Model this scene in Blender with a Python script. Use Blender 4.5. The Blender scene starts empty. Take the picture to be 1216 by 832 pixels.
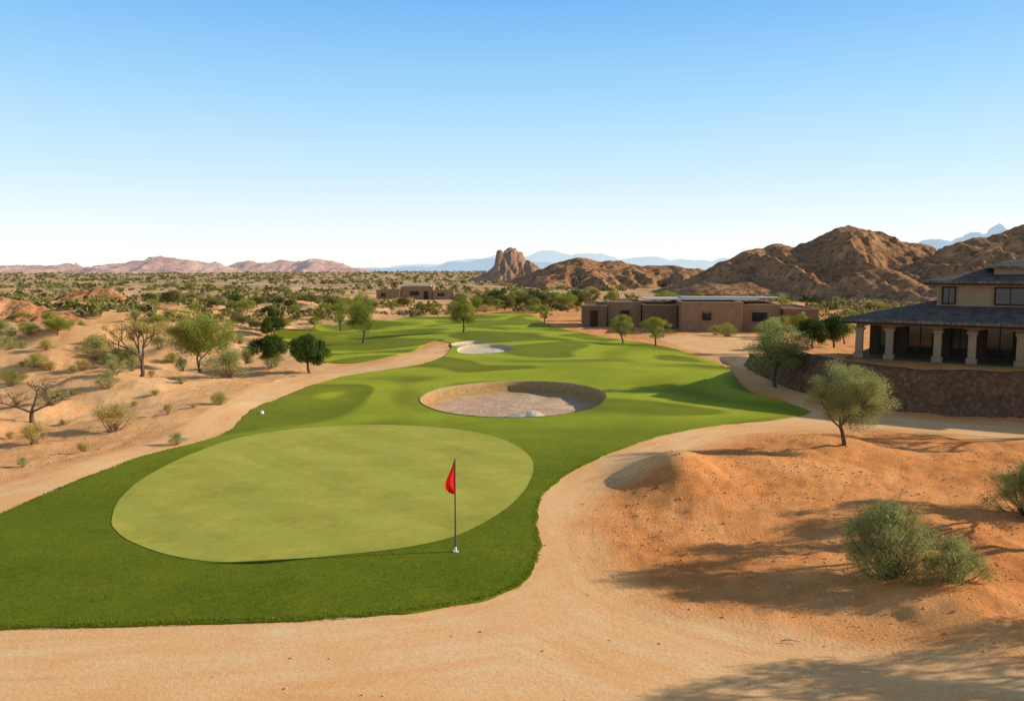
import bpy, math, random
import numpy as np
from mathutils import Vector, geometry, Quaternion
random.seed(4)
RNG=np.random.default_rng(7)
S=bpy.context.scene
COL=S.collection
# ---------------------------------------------------------------- camera model
F=954.0; CH=6.4; PITCH=math.atan(96/954.0)
cp,sp=math.cos(PITCH),math.sin(PITCH)
def ray(px,py):
    return np.array([px-608.0, F*cp+(416-py)*sp, -F*sp+(416-py)*cp])
def W(px,py,D):
    d=ray(px,py); t=D/d[1]
    return d[0]*t, CH+d[2]*t
# ---------------------------------------------------------------- noise
def _hash(ix,iy,seed):
    n=(ix.astype(np.int64)*374761393+iy.astype(np.int64)*668265263+seed*974634777)&0xFFFFFFFF
    n=((n^(n>>13))*1274126177)&0xFFFFFFFF
    n=((n^(n>>15))*2246822519)&0xFFFFFFFF
    return ((n^(n>>16))&0xFFFFFF)/float(0xFFFFFF)
def vn(x,y,seed=0):
    x=np.asarray(x,float); y=np.asarray(y,float)
    ix=np.floor(x); iy=np.floor(y); fx=x-ix; fy=y-iy
    fx=fx*fx*fx*(fx*(fx*6-15)+10); fy=fy*fy*fy*(fy*(fy*6-15)+10)
    a=_hash(ix,iy,seed); b=_hash(ix+1,iy,seed); c=_hash(ix,iy+1,seed); d=_hash(ix+1,iy+1,seed)
    return (a*(1-fx)+b*fx)*(1-fy)+(c*(1-fx)+d*fx)*fy
def fbm(x,y,o=4,seed=0,g=0.5):
    s=0;a=1;t=0
    for i in range(o):
        s=s+a*vn(x*2**i+i*17.3,y*2**i-i*9.1,seed+i); t+=a; a*=g
    return s/t
def ridged(x,y,o=5,seed=0):
    s=0;a=1;t=0
    for i in range(o):
        n=1-np.abs(2*vn(x*2**i+i*13.7,y*2**i+i*5.9,seed+i)-1); s=s+a*n*n; t+=a; a*=0.5
    return s/t
def ss(a,b,x):
    t=np.clip((x-a)/(b-a),0,1); return t*t*(3-2*t)
def sdf(x,y,poly):
    """positive inside"""
    x=np.asarray(x,float); y=np.asarray(y,float)
    P=np.asarray(poly,float); out=np.full(x.shape,-60.0)
    mnx,mny=P.min(0)-6; mxx,mxy=P.max(0)+6
    m=(x>mnx)&(x<mxx)&(y>mny)&(y<mxy)
    if not m.any(): return out
    X=x[m];Y=y[m]; d2=np.full(X.shape,1e9); ins=np.zeros(X.shape,bool)
    for i in range(len(P)):
        ax,ay=P[i]; bx,by=P[(i+1)%len(P)]
        ex,ey=bx-ax,by-ay; L=ex*ex+ey*ey+1e-12
        t=np.clip(((X-ax)*ex+(Y-ay)*ey)/L,0,1)
        d2=np.minimum(d2,(X-ax-t*ex)**2+(Y-ay-t*ey)**2)
        if ay!=by:
            c=((ay>Y)!=(by>Y))&(X<(bx-ax)*(Y-ay)/(by-ay)+ax)
            ins^=c
    out[m]=np.where(ins,np.sqrt(d2),-np.sqrt(d2))
    return out
# ---------------------------------------------------------------- terrain height
TZ=1.7
TERR=[(15.4,49.8),(15.3,46),(15.6,42.3),(16.6,38.8),(18.6,36.6),(21.8,35.2),(26,34.3),(34,33.6),(70,32),(90,90),(15,80)]
BUMPS=[(5.0,23.6,0.72,1.25,2.3),(7.6,24.8,0.50,3.2,2.6),(8.6,14.2,0.45,1.8,1.6),(11.8,28.6,0.40,2.2,2.0),(10,19.5,0.3,2.4,2.0),
 (-60,104,1.0,12,8),(-48,118,0.9,9,7),(-40,92,0.6,7,4),(-75,130,1.2,14,9),(-30,130,1.0,12,8),(-24,62,0.8,4,3),(-31,52,1.1,4,3.5),(-17,33,0.3,3,2.5),
 (-21,42,0.5,3,2),(7,50,0.35,6,5),(0,66,0.35,8,5),(30,26,0.6,6,5),(-14,58,0.5,4,3),(-38,72,1.4,6,4),(-30,80,1.0,5,3.5)]
def hb(x,y):
    x=np.asarray(x,float); y=np.asarray(y,float)
    z=0.35*(fbm(x/16+3.1,y/16,2,11)-0.5)*ss(4,30,y)
    z=z+0.42*(fbm(x/8+1.7,y/9,2,71)-0.5)*ss(30,46,y)*(1-ss(110,150,y))
    wl=ss(-7,-22,x)*ss(18,30,y)*(1-ss(150,300,y))
    z=z+wl*1.5*(fbm(x/6,y/6,3,21)-0.5)
    z=z+1.5*(fbm(x/40,y/40,3,31)-0.5)*ss(70,200,y)*(1-ss(600,1500,y))*(ss(-20,-50,x)+ss(40,80,x))
    for bx,by,A,sx,sy in BUMPS:
        z=z+A*np.exp(-(((x-bx)/sx)**2+((y-by)/sy)**2))
    s=sdf(x,y,TERR)
    tz=TZ*(1-0.6*ss(44,50,y))*(1-ss(52,62,y))
    z=z+tz*ss(0.1,0.45,s)
    return z
def hb1(x,y): return float(hb(np.array([x]),np.array([y]))[0])
_T=np.concatenate([np.geomspace(6,300,4000),np.geomspace(301,4000,600)])
def G(px,py):
    d=ray(px,py); t=_T/d[1]
    xs=d[0]*t; zs=CH+d[2]*t; h=hb(xs,_T)
    k=np.argmax(zs<h)
    if zs[k]>=h[k]: k=len(_T)-1
    return float(xs[k]),float(_T[k])
def spline(P,n=8,closed=True):
    P=np.asarray(P,float); M=len(P); out=[]
    for i in range(M if closed else M-1):
        if closed: p0,p1,p2,p3=P[i-1],P[i],P[(i+1)%M],P[(i+2)%M]
        else: p0,p1,p2,p3=P[max(i-1,0)],P[i],P[i+1],P[min(i+2,M-1)]
        for k in range(n):
            t=k/n
            out.append(0.5*((2*p1)+(-p0+p2)*t+(2*p0-5*p1+4*p2-p3)*t*t+(-p0+3*p1-3*p2+p3)*t**3))
    return np.array(out)
def outline(px,n=8): return spline([G(*p) for p in px],n)
# ---------------------------------------------------------------- mesh helpers
def link(o):
    COL.objects.link(o); return o
def fastmesh(name,V,Fc,smooth=False):
    V=np.asarray(V,np.float32); Fc=np.asarray(Fc,np.int32); k=Fc.shape[1]
    me=bpy.data.meshes.new(name)
    me.vertices.add(len(V)); me.vertices.foreach_set('co',V.ravel())
    me.loops.add(Fc.size); me.loops.foreach_set('vertex_index',Fc.ravel())
    me.polygons.add(len(Fc)); me.polygons.foreach_set('loop_start',np.arange(len(Fc),dtype=np.int32)*k)
    me.update(calc_edges=True)
    me.polygons.foreach_set('use_smooth',np.full(len(Fc),smooth,dtype=bool))
    return me
def attr(me,name,vals):
    a=me.attributes.new(name,'FLOAT','POINT'); a.data.foreach_set('value',np.asarray(vals,np.float32))
def obj(name,me,mat=None,parent=None,loc=None,label=None,cat=None,kind=None,group=None):
    o=bpy.data.objects.new(name,me); link(o)
    if mat and me: 
        if not me.materials: me.materials.append(mat)
    if parent: o.parent=parent
    if loc is not None: o.location=loc
    if label: o['label']=label
    if cat: o['category']=cat
    if kind: o['kind']=kind
    if group: o['group']=group
    return o
def pymesh(name,V,Fc,smooth=False):
    me=bpy.data.meshes.new(name); me.from_pydata([tuple(map(float,v)) for v in V],[],[tuple(f) for f in Fc]); me.update()
    if smooth: me.polygons.foreach_set('use_smooth',[True]*len(me.polygons))
    return me
class MB:
    def __init__(s): s.v=[];s.f=[]
    def box(s,x0,x1,y0,y1,z0,z1):
        b=len(s.v)
        s.v+=[(x0,y0,z0),(x1,y0,z0),(x1,y1,z0),(x0,y1,z0),(x0,y0,z1),(x1,y0,z1),(x1,y1,z1),(x0,y1,z1)]
        s.f+=[(b,b+3,b+2,b+1),(b+4,b+5,b+6,b+7),(b,b+1,b+5,b+4),(b+1,b+2,b+6,b+5),(b+2,b+3,b+7,b+6),(b+3,b,b+4,b+7)]
        return s
    def ring(s,x0,x1,z0,z1,w,y0,y1):
        b=len(s.v)
        for y in (y0,y1):
            s.v+=[(x0-w,y,z0-w),(x1+w,y,z0-w),(x1+w,y,z1+w),(x0-w,y,z1+w),(x0,y,z0),(x1,y,z0),(x1,y,z1),(x0,y,z1)]
        for k in range(4):
            j=(k+1)%4
            s.f+=[(b+k,b+j,b+4+j,b+4+k),(b+8+k,b+12+k,b+12+j,b+8+j),(b+k,b+8+k,b+8+j,b+j),(b+4+k,b+4+j,b+12+j,b+12+k)]
        return s
    def hip(s,x0,x1,y0,y1,z0,th,zr,ins):
        b=len(s.v); ym=(y0+y1)/2
        s.v+=[(x0,y0,z0),(x1,y0,z0),(x1,y1,z0),(x0,y1,z0),(x0,y0,z0+th),(x1,y0,z0+th),(x1,y1,z0+th),(x0,y1,z0+th),(x0+ins,ym,zr),(x1-ins,ym,zr)]
        s.f+=[(b,b+3,b+2,b+1),(b,b+1,b+5,b+4),(b+1,b+2,b+6,b+5),(b+2,b+3,b+7,b+6),(b+3,b,b+4,b+7),
              (b+4,b+5,b+9,b+8),(b+5,b+6,b+9),(b+6,b+7,b+8,b+9),(b+7,b+4,b+8)]
        return s
    def tube(s,pts,r0,r1,n=6):
        pts=[np.array(p,float) for p in pts]; m=len(pts); b=len(s.v); u=None
        for i,p in enumerate(pts):
            d=pts[min(i+1,m-1)]-pts[max(i-1,0)]; d/=np.linalg.norm(d)+1e-9
            if u is None: u=np.cross(d,[0.31,0.9,0.12])
            u=u-d*np.dot(u,d); u/=np.linalg.norm(u)+1e-9
            w=np.cross(d,u); r=r0+(r1-r0)*i/(m-1)
            for k in range(n):
                a=2*math.pi*k/n; s.v.append(tuple(p+r*(u*math.cos(a)+w*math.sin(a))))
        for i in range(m-1):
            for k in range(n):
                k2=(k+1)%n; s.f.append((b+i*n+k,b+i*n+k2,b+(i+1)*n+k2,b+(i+1)*n+k))
        s.f.append(tuple(b+(m-1)*n+k for k in range(n)))
        return s
    def me(s,name,smooth=False): return pymesh(name,s.v,s.f,smooth)
# ---------------------------------------------------------------- materials
class NB:
    def __init__(s,name,rough=0.9):
        s.m=bpy.data.materials.new(name); s.m.use_nodes=True; s.t=s.m.node_tree; s.n=s.t.nodes; s.l=s.t.links
        s.b=s.n['Principled BSDF']; s.out=s.n['Material Output']; s.b.inputs['Roughness'].default_value=rough
        s.b.inputs['Specular IOR Level'].default_value=0.05
    def node(s,t,**k):
        x=s.n.new(t)
        for a,v in k.items(): setattr(x,a,v)
        return x
    def lk(s,a,b): s.l.new(a,b)
    def coord(s,kind='Object'): return s.node('ShaderNodeTexCoord').outputs[kind]
    def noise(s,scale,detail=4,rough=0.55,vec=None,dist=0.0):
        x=s.node('ShaderNodeTexNoise'); x.inputs['Scale'].default_value=scale; x.inputs['Detail'].default_value=detail
        x.inputs['Roughness'].default_value=rough; x.inputs['Distortion'].default_value=dist
        s.lk(vec if vec is not None else s.coord(),x.inputs['Vector']); return x.outputs['Fac']
    def vor(s,scale,vec=None,feat='F1'):
        x=s.node('ShaderNodeTexVoronoi',feature=feat); x.inputs['Scale'].default_value=scale
        s.lk(vec if vec is not None else s.coord(),x.inputs['Vector']); return x.outputs['Distance']
    def ramp(s,fac,stops):
        x=s.node('ShaderNodeValToRGB'); e=x.color_ramp.elements
        while len(e)<len(stops): e.new(0.5)
        for i,(p,c) in enumerate(stops):
            e[i].position=p; e[i].color=(c,c,c,1) if not hasattr(c,'__len__') else (*c,1)
        s.lk(fac,x.inputs['Fac']); return x.outputs['Color']
    def mix(s,f,a,b,mode='MIX'):
        x=s.node('ShaderNodeMix',data_type='RGBA',blend_type=mode)
        for v,i in ((f,0),(a,6),(b,7)):
            if hasattr(v,'is_linked') or hasattr(v,'links'): s.lk(v,x.inputs[i])
            elif i==0: x.inputs[0].default_value=v
            else: x.inputs[i].default_value=(*v,1)
        return x.outputs[2]
    def math(s,op,a,b=0.0,clamp=False):
        x=s.node('ShaderNodeMath',operation=op,use_clamp=clamp)
        for v,i in ((a,0),(b,1)):
            if hasattr(v,'links'): s.lk(v,x.inputs[i])
            else: x.inputs[i].default_value=v
        return x.outputs[0]
    def attr(s,name): return s.node('ShaderNodeAttribute',attribute_name=name).outputs['Fac']
    def bump(s,h,strength=0.5,dist=0.05):
        x=s.node('ShaderNodeBump'); x.inputs['Distance'].default_value=dist
        if hasattr(strength,'links'): s.lk(strength,x.inputs['Strength'])
        else: x.inputs['Strength'].default_value=strength
        s.lk(h,x.inputs['Height']); s.lk(x.outputs[0],s.b.inputs['Normal']); return x
    def col(s,c): s.lk(c,s.b.inputs['Base Color'])

def m_ground():
    b=NB('desert_soil',0.95)
    big=b.noise(0.22,6,0.6); mid=b.noise(1.7,6,0.65); fine=b.noise(14,5,0.7); grit=b.noise(60,2,0.6)
    c=b.ramp(b.math('ADD',b.math('MULTIPLY',big,0.6),b.math('MULTIPLY',mid,0.4)),[(0.36,(0.72,0.245,0.065)),(0.5,(0.92,0.355,0.11)),(0.64,(1.0,0.47,0.175))])
    pale=b.ramp(mid,[(0.35,(0.98,0.475,0.185)),(0.6,(1.0,0.61,0.29))])
    c=b.mix(b.attr('pale'),c,pale)
    pv=b.node('ShaderNodeCombineXYZ'); b.lk(b.attr('across'),pv.inputs[0])
    sx=b.node('ShaderNodeSeparateXYZ'); b.lk(b.coord(),sx.inputs[0])
    b.lk(b.math('MULTIPLY',sx.outputs[0],0.12),pv.inputs[1]); b.lk(b.math('MULTIPLY',sx.outputs[1],0.12),pv.inputs[2])
    streak=b.noise(2.1,8,0.66,pv.outputs[0])
    pc=b.ramp(streak,[(0.32,(0.93,0.455,0.18)),(0.5,(1.0,0.56,0.25)),(0.68,(1.0,0.64,0.33))])
    pc=b.mix(b.ramp(b.noise(0.45,6,0.6),[(0.42,0.0),(0.7,0.6)]),pc,(0.96,0.43,0.155))
    pm=b.math('ADD',b.attr('path'),b.math('MULTIPLY',b.math('SUBTRACT',mid,0.5),0.5))
    c=b.mix(b.ramp(pm,[(0.1,0.0),(0.9,1.0)]),c,pc)
    pn=b.noise(0.05,8,0.75)
    plc=b.ramp(pn,[(0.40,(0.36,0.24,0.11)),(0.52,(0.72,0.43,0.21)),(0.64,(0.96,0.59,0.32))])
    c=b.mix(b.attr('plain'),c,plc)
    g=b.ramp(b.math('ADD',b.math('MULTIPLY',fine,0.6),b.math('MULTIPLY',grit,0.4)),[(0.3,0.78),(0.6,1.06)])
    c=b.mix(1.0,c,g,'MULTIPLY')
    peb=b.ramp(b.vor(9.0),[(0.0,1.0),(0.25,0.0)])
    h=b.math('ADD',b.math('ADD',fine,b.math('MULTIPLY',grit,0.35)),b.math('MULTIPLY',peb,0.4))
    h=b.math('ADD',h,b.math('MULTIPLY',streak,1.2))
    st=b.math('SUBTRACT',0.9,b.math('MULTIPLY',b.attr('path'),0.65))
    b.col(c); b.bump(h,st,0.055)
    return b.m
def m_grass(name,dark,light,scale=1.0,stripe=0.0,far=None,bumps=0.5):
    b=NB(name,0.85)
    n1=b.noise(0.35*scale,5,0.6); n2=b.noise(5,5,0.7); n3=b.noise(45,3,0.7)
    f=b.math('ADD',b.math('MULTIPLY',n1,0.55),b.math('MULTIPLY',n2,0.45))
    c=b.ramp(f,[(0.38,dark),(0.62,light)])
    yel=tuple(min(1,a*k) for a,k in zip(light,(1.35,1.10,1.1)))
    c=b.mix(b.ramp(b.noise(0.9,6,0.7),[(0.5,0.0),(0.75,0.6)]),c,yel)
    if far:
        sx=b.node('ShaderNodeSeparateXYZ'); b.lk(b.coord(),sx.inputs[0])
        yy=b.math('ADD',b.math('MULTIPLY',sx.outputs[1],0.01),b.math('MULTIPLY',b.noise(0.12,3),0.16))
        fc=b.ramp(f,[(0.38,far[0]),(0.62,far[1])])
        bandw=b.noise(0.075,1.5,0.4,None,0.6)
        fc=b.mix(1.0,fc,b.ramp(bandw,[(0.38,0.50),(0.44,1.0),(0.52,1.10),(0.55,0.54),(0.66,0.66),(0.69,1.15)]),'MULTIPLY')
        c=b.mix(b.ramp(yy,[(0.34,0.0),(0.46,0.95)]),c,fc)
    c=b.mix(1.0,c,b.ramp(n3,[(0.3,0.80),(0.7,1.10)]),'MULTIPLY')
    if stripe:
        w=b.node('ShaderNodeTexWave',wave_type='BANDS',bands_direction='DIAGONAL'); w.inputs['Scale'].default_value=0.17
        w.inputs['Distortion'].default_value=1.2; w.inputs['Detail'].default_value=1
        b.lk(b.coord(),w.inputs['Vector'])
        c=b.mix(1.0,c,b.ramp(w.outputs['Fac'],[(0.35,1-stripe),(0.65,1.0)]),'MULTIPLY')
    b.col(c); b.bump(b.math('ADD',n3,b.math('MULTIPLY',n2,0.5)),bumps,0.03)
    return b.m
def m_sand(name,c0,c1,wall=None):
    b=NB(name,0.95)
    n=b.noise(1.2,6,0.65); f=b.noise(22,4,0.7); cl=b.noise(6,5,0.75)
    c=b.ramp(n,[(0.35,c0),(0.65,c1)])
    c=b.mix(1.0,c,b.ramp(cl,[(0.35,0.72),(0.6,1.08)]),'MULTIPLY')
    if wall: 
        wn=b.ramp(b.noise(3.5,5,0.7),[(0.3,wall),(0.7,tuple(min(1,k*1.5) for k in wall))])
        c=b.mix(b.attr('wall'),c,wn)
    c=b.mix(1.0,c,b.ramp(f,[(0.3,0.65),(0.65,1.1)]),'MULTIPLY')
    b.col(c); b.bump(b.math('ADD',f,b.math('MULTIPLY',cl,1.5)),0.9,0.08); return b.m
def m_plain(name,c,var=0.15,scale=6,rough=0.85,bump=0.2,metal=0):
    b=NB(name,rough); b.b.inputs['Metallic'].default_value=metal
    n=b.noise(scale,6,0.6)
    b.col(b.ramp(n,[(0.3,tuple(k*(1-var) for k in c)),(0.7,tuple(min(1,k*(1+var)) for k in c))]))
    if bump: b.bump(b.noise(scale*6,3),bump,0.02)
    return b.m
def m_leaf(name,dark,light,trans=0.35):
    b=NB(name,0.7)
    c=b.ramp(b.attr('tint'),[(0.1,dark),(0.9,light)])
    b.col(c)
    tr=b.node('ShaderNodeBsdfTranslucent'); b.lk(c,tr.inputs[0])
    mx=b.node('ShaderNodeMixShader'); mx.inputs[0].default_value=trans
    b.lk(b.b.outputs[0],mx.inputs[1]); b.lk(tr.outputs[0],mx.inputs[2]); b.lk(mx.outputs[0],b.out.inputs[0])
    return b.m
def m_rock(name,stops,scale,haze_glow=0,haze_glowc=(0.5,0.6,0.72),scrub=0.5,scrubc=(0.10,0.08,0.04),bd=0.6,dots=0.5):
    b=NB(name,0.95)
    n=b.noise(scale,8,0.7); n2=b.noise(scale*6,6,0.7)
    c=b.ramp(b.math('ADD',b.math('MULTIPLY',n,0.55),b.math('MULTIPLY',n2,0.45)),stops)
    if scrub:
        s=b.ramp(b.noise(dots,4,0.7),[(0.53,0.0),(0.60,scrub)])
        c=b.mix(s,c,scrubc)
    b.col(c); b.bump(b.math('ADD',n2,b.math('MULTIPLY',n,1.2)),0.9,bd)
    if haze_glow:  # air haze imitated by a fixed even glow mixed into the rock
        e=b.node('ShaderNodeEmission'); e.inputs[0].default_value=(*haze_glowc,1)
        mx=b.node('ShaderNodeMixShader'); mx.inputs[0].default_value=haze_glow
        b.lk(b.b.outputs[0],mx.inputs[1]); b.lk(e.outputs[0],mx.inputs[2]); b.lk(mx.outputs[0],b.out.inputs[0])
    return b.m
M_ground=m_ground()
M_rough=m_grass('rough_grass',(0.14,0.17,0.010),(0.21,0.24,0.015),1,0,((0.35,0.37,0.022),(0.46,0.47,0.035)))
M_green=m_grass('putting_grass',(0.43,0.39,0.055),(0.54,0.49,0.085),1.2,0.07,None,0.35)
M_blade=m_leaf('grass_blade',(0.14,0.17,0.010),(0.24,0.275,0.018),0.35)
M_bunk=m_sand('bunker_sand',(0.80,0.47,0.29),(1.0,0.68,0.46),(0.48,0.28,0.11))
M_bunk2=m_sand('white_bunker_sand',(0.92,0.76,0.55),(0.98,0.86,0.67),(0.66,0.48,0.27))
M_bark=m_plain('bark',(0.13,0.09,0.06),0.4,12,0.95,0.6)
M_drybark=m_plain('dry_bark',(0.30,0.21,0.14),0.3,12,0.95,0.5)
L_olive=m_leaf('olive_leaf',(0.20,0.21,0.06),(0.58,0.57,0.22),0.4)
L_mesq=m_leaf('mesquite_leaf',(0.17,0.19,0.025),(0.52,0.51,0.10),0.4)
L_dark=m_leaf('dark_leaf',(0.03,0.055,0.012),(0.14,0.19,0.035),0.2)
L_sage=m_leaf('sage_leaf',(0.22,0.22,0.055),(0.62,0.59,0.22),0.4)
L_dry=m_leaf('dry_leaf',(0.36,0.26,0.07),(0.82,0.62,0.20))
L_far=m_leaf('scrub_leaf',(0.10,0.095,0.028),(0.36,0.31,0.10),0.25)
# ---------------------------------------------------------------- outlines
FAIR=outline([(-330,770),(-150,760),(0,748),(120,745),(250,741),(380,737),(480,728),(560,716),(610,700),(634,676),(641,650),(637,622),(640,600),(655,578),(690,555),
 (735,535),(790,517),(850,506),(920,499),(955,493),(958,487),(930,478),(895,467),(878,455),(868,441),(850,431),(820,421),(790,412),(740,404),(700,397),(665,390),(645,383),(630,374),
 (590,371),(540,375),(470,380),(400,386),(345,391),(325,398),(340,412),(365,424),(395,431),(440,429),(480,420),(505,409),(520,405),(536,409),(530,421),(500,433),(450,441),(400,449),(350,466),(305,484),(285,500),(262,517),
 (180,540),(100,569),(40,594),(0,611),(-100,650),(-250,700)],7)
BUNK=outline([(499,476),(515,465),(550,458),(600,454),(650,454),(695,459),(718,468),(714,480),(690,489),(650,495),(600,497),(550,494),(515,487)],7)
BUNK2=outline([(544,414),(560,410),(585,409),(606,411),(609,415),(595,419),(565,421),(546,420)],6)
BUNK3=outline([(536,409),(560,405.5),(585,406),(570,408.5),(545,412)],6)
GREEN=outline([(133,618),(142,595),(170,570),(215,546),(270,525),(330,513),(400,507),(470,506),(540,511),(590,521),(620,535),(633,552),(628,575),(608,600),(572,624),(530,642),(470,654),(400,662),(330,668),(260,670),(200,661),(155,645),(136,630)],8)
PR=outline([(-400,735),(0,725),(300,710),(540,690),(615,650),(615,600),(650,562),(730,522),(850,494),(950,478),(890,452),(855,425),(795,408),(788,399),(900,398),(898,425),(925,455),(1005,482),(1110,497),(1250,508),(1260,524),(1060,510),(960,512),(860,521),(785,541),(724,574),(697,607),(694,645),(724,690),(785,722),(885,750),(1000,770),(1300,812),(1400,1000),(-400,1000)],5)
PL=outline([(-60,590),(0,578),(60,562),(150,535),(215,508),(250,485),(300,459),(340,448),(400,437),(450,431),(490,420),(515,410),(534,412),(520,428),(450,446),(400,455),(350,473),(300,495),(262,522),(180,546),(100,576),(40,600),(0,618),(-80,655)],5)
def ground_attrs(x,y):
    wob=0.5*(fbm(x/1.3,y/1.3,3,77)-0.5)
    s1=sdf(x,y,PR); s2=sdf(x,y,PL)
    p1=ss(-1.3,0.9,s1+wob*2.4); p2=ss(-0.4,0.3,s2+wob*0.8)
    path=np.maximum(p1,p2); across=np.where(s1>s2,s1,s2)
    plain=ss(110,260,y+30*(fbm(x/30,y/30,2,5)-0.5))
    pale=ss(-6,-16,x)*0.7*(0.35+1.0*fbm(x/9,y/9,3,88))+ss(30,60,y)*0.2
    return path,np.clip(across,-8,20),plain,np.clip(pale,0,1)
def set_ground_attrs(me,x,y):
    a=ground_attrs(x,y)
    for n,v in zip(('path','across','plain','pale'),a): attr(me,n,v)
# ---------------------------------------------------------------- ground sheet
ss_rows=[9.0]
while ss_rows[-1]<160: ss_rows.append(ss_rows[-1]*1.0075)
while ss_rows[-1]<9500: ss_rows.append(ss_rows[-1]*1.03)
yr=np.array(ss_rows)-9.0; NX=640
tt=np.linspace(-1,1,NX)
Yg=np.repeat(yr[:,None],NX,1); Xg=tt[None,:]*(0.9*Yg+13)
x=Xg.ravel(); y=Yg.ravel()
path,across,plain,pale=ground_attrs(x,y)
sf=sdf(x,y,FAIR)
terr=sdf(x,y,TERR)
z=hb(x,y)
def detail(x,y): return 0.19*(fbm(x/1.1,y/1.1,4,41)-0.5)+0.10*(fbm(x/0.33,y/0.33,3,51)-0.5)
spath=np.maximum(sdf(x,y,PR),sdf(x,y,PL))
near=1-ss(60,200,y)
z=z+detail(x,y)*ss(0.0,-1.8,spath)*ss(0.0,-0.9,sf)*near*np.where(x>0,1.0,0.8)*(1-ss(-0.6,0.2,terr)*(1-ss(0.3,1.5,terr)))
z=z-0.45*ss(0.2,1.2,sf)-0.03*ss(0.12,0.4,spath)*near
z=z-1.4*ss(-0.3,0.3,np.maximum(sdf(x,y,BUNK),np.maximum(sdf(x,y,BUNK2),sdf(x,y,BUNK3))))
idx=np.arange(len(x)).reshape(Yg.shape)
Q=np.stack([idx[:-1,:-1],idx[:-1,1:],idx[1:,1:],idx[1:,:-1]],-1).reshape(-1,4)
me=fastmesh('ground',np.stack([x,y,z],1),Q,True)
for n,v in zip(('path','across','plain','pale'),(path,across,plain,pale)): attr(me,n,v)
obj('ground',me,M_ground,kind='structure')
# ---------------------------------------------------------------- draped sheets
def sheet(name,out,mat,zoff,holes=(),k=0.012,smin=0.33,skirt=0.0,ga=False):
    out=np.asarray(out); y1=out[:,1].max(); pts=[]
    yy=out[:,1].min(); c0=0
    while yy<y1:
        d=max(smin,yy*k); xs=np.arange(out[:,0].min(),out[:,0].max(),d); xs=xs+d*(0.5 if c0%2 else 0)
        pts.append(np.stack([xs,np.full(len(xs),yy),np.full(len(xs),d)],1)); c0+=1; yy+=d*0.9
    P=np.concatenate(pts); sd=sdf(P[:,0],P[:,1],out); keep=sd>P[:,2]*0.4
    for h in holes: keep&=sdf(P[:,0],P[:,1],h)<-P[:,2]*0.4
    P=P[keep]
    V=[tuple(p) for p in out]; E=[(i,(i+1)%len(out)) for i in range(len(out))]
    for h in holes:
        b=len(V); V+=[tuple(p) for p in h]; E+=[(b+i,b+(i+1)%len(h)) for i in range(len(h))]
    V+=[(p[0],p[1]) for p in P]
    r=geometry.delaunay_2d_cdt([Vector((float(a),float(b))) for a,b in V],E,[],0,1e-5)
    vo=np.array([(v[0],v[1]) for v in r[0]]); fo=np.array([tuple(f) for f in r[2] if len(f)==3])
    c=vo[fo].mean(1); kp=sdf(c[:,0],c[:,1],out)>0
    for h in holes: kp&=sdf(c[:,0],c[:,1],h)<0
    fo=fo[kp]
    a=vo[fo[:,0]];b_=vo[fo[:,1]];c_=vo[fo[:,2]]
    cr=(b_[:,0]-a[:,0])*(c_[:,1]-a[:,1])-(b_[:,1]-a[:,1])*(c_[:,0]-a[:,0])
    fo[cr<0]=fo[cr<0][:,::-1]
    zz=hb(vo[:,0],vo[:,1])+zoff
    V3=np.column_stack([vo,zz])
    if skirt:
        lp=out; b=len(V3); n=len(lp); zt=hb(lp[:,0],lp[:,1])+zoff
        V3=np.vstack([V3,np.column_stack([lp,zt]),np.column_stack([lp,zt-skirt])])
        i=np.arange(n); j=(i+1)%n
        fo=np.vstack([fo,np.stack([b+i,b+j,b+n+j],1),np.stack([b+i,b+n+j,b+n+i],1)])
    me=fastmesh(name,V3,fo,True)
    if ga: set_ground_attrs(me,V3[:,0],V3[:,1])
    return obj(name,me,mat,kind='structure')
def jitter(P,a,seed):
    n=np.roll(P,-1,0)-np.roll(P,1,0); n=np.stack([n[:,1],-n[:,0]],1); n/=np.linalg.norm(n,axis=1)[:,None]+1e-9
    s=np.cumsum(np.linalg.norm(P-np.roll(P,1,0),axis=1))
    return P+n*(a*(fbm(s/0.7,s*0,3,seed)-0.5))[:,None]
def dens(P,d):
    out=[]
    for i in range(len(P)):
        a=P[i];b=P[(i+1)%len(P)]; L=np.linalg.norm(b-a); dd=max(d,0.006*a[1]); n=max(1,int(L/dd))
        for k in range(n): out.append(a+(b-a)*k/n)
    return np.array(out)
FAIRd=jitter(dens(FAIR,0.16),0.22,3)
sheet('rough_grass',FAIRd,M_rough,0.045,[BUNK,BUNK2,BUNK3],skirt=0.14)
sheet('putting_green',dens(GREEN,0.3),M_green,0.056)
sheet('dirt_path',dens(PR,0.4),M_ground,0.006,ga=True,smin=0.3)
sheet('cart_path',dens(PL,0.4),M_ground,0.006,ga=True,smin=0.3)
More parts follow.
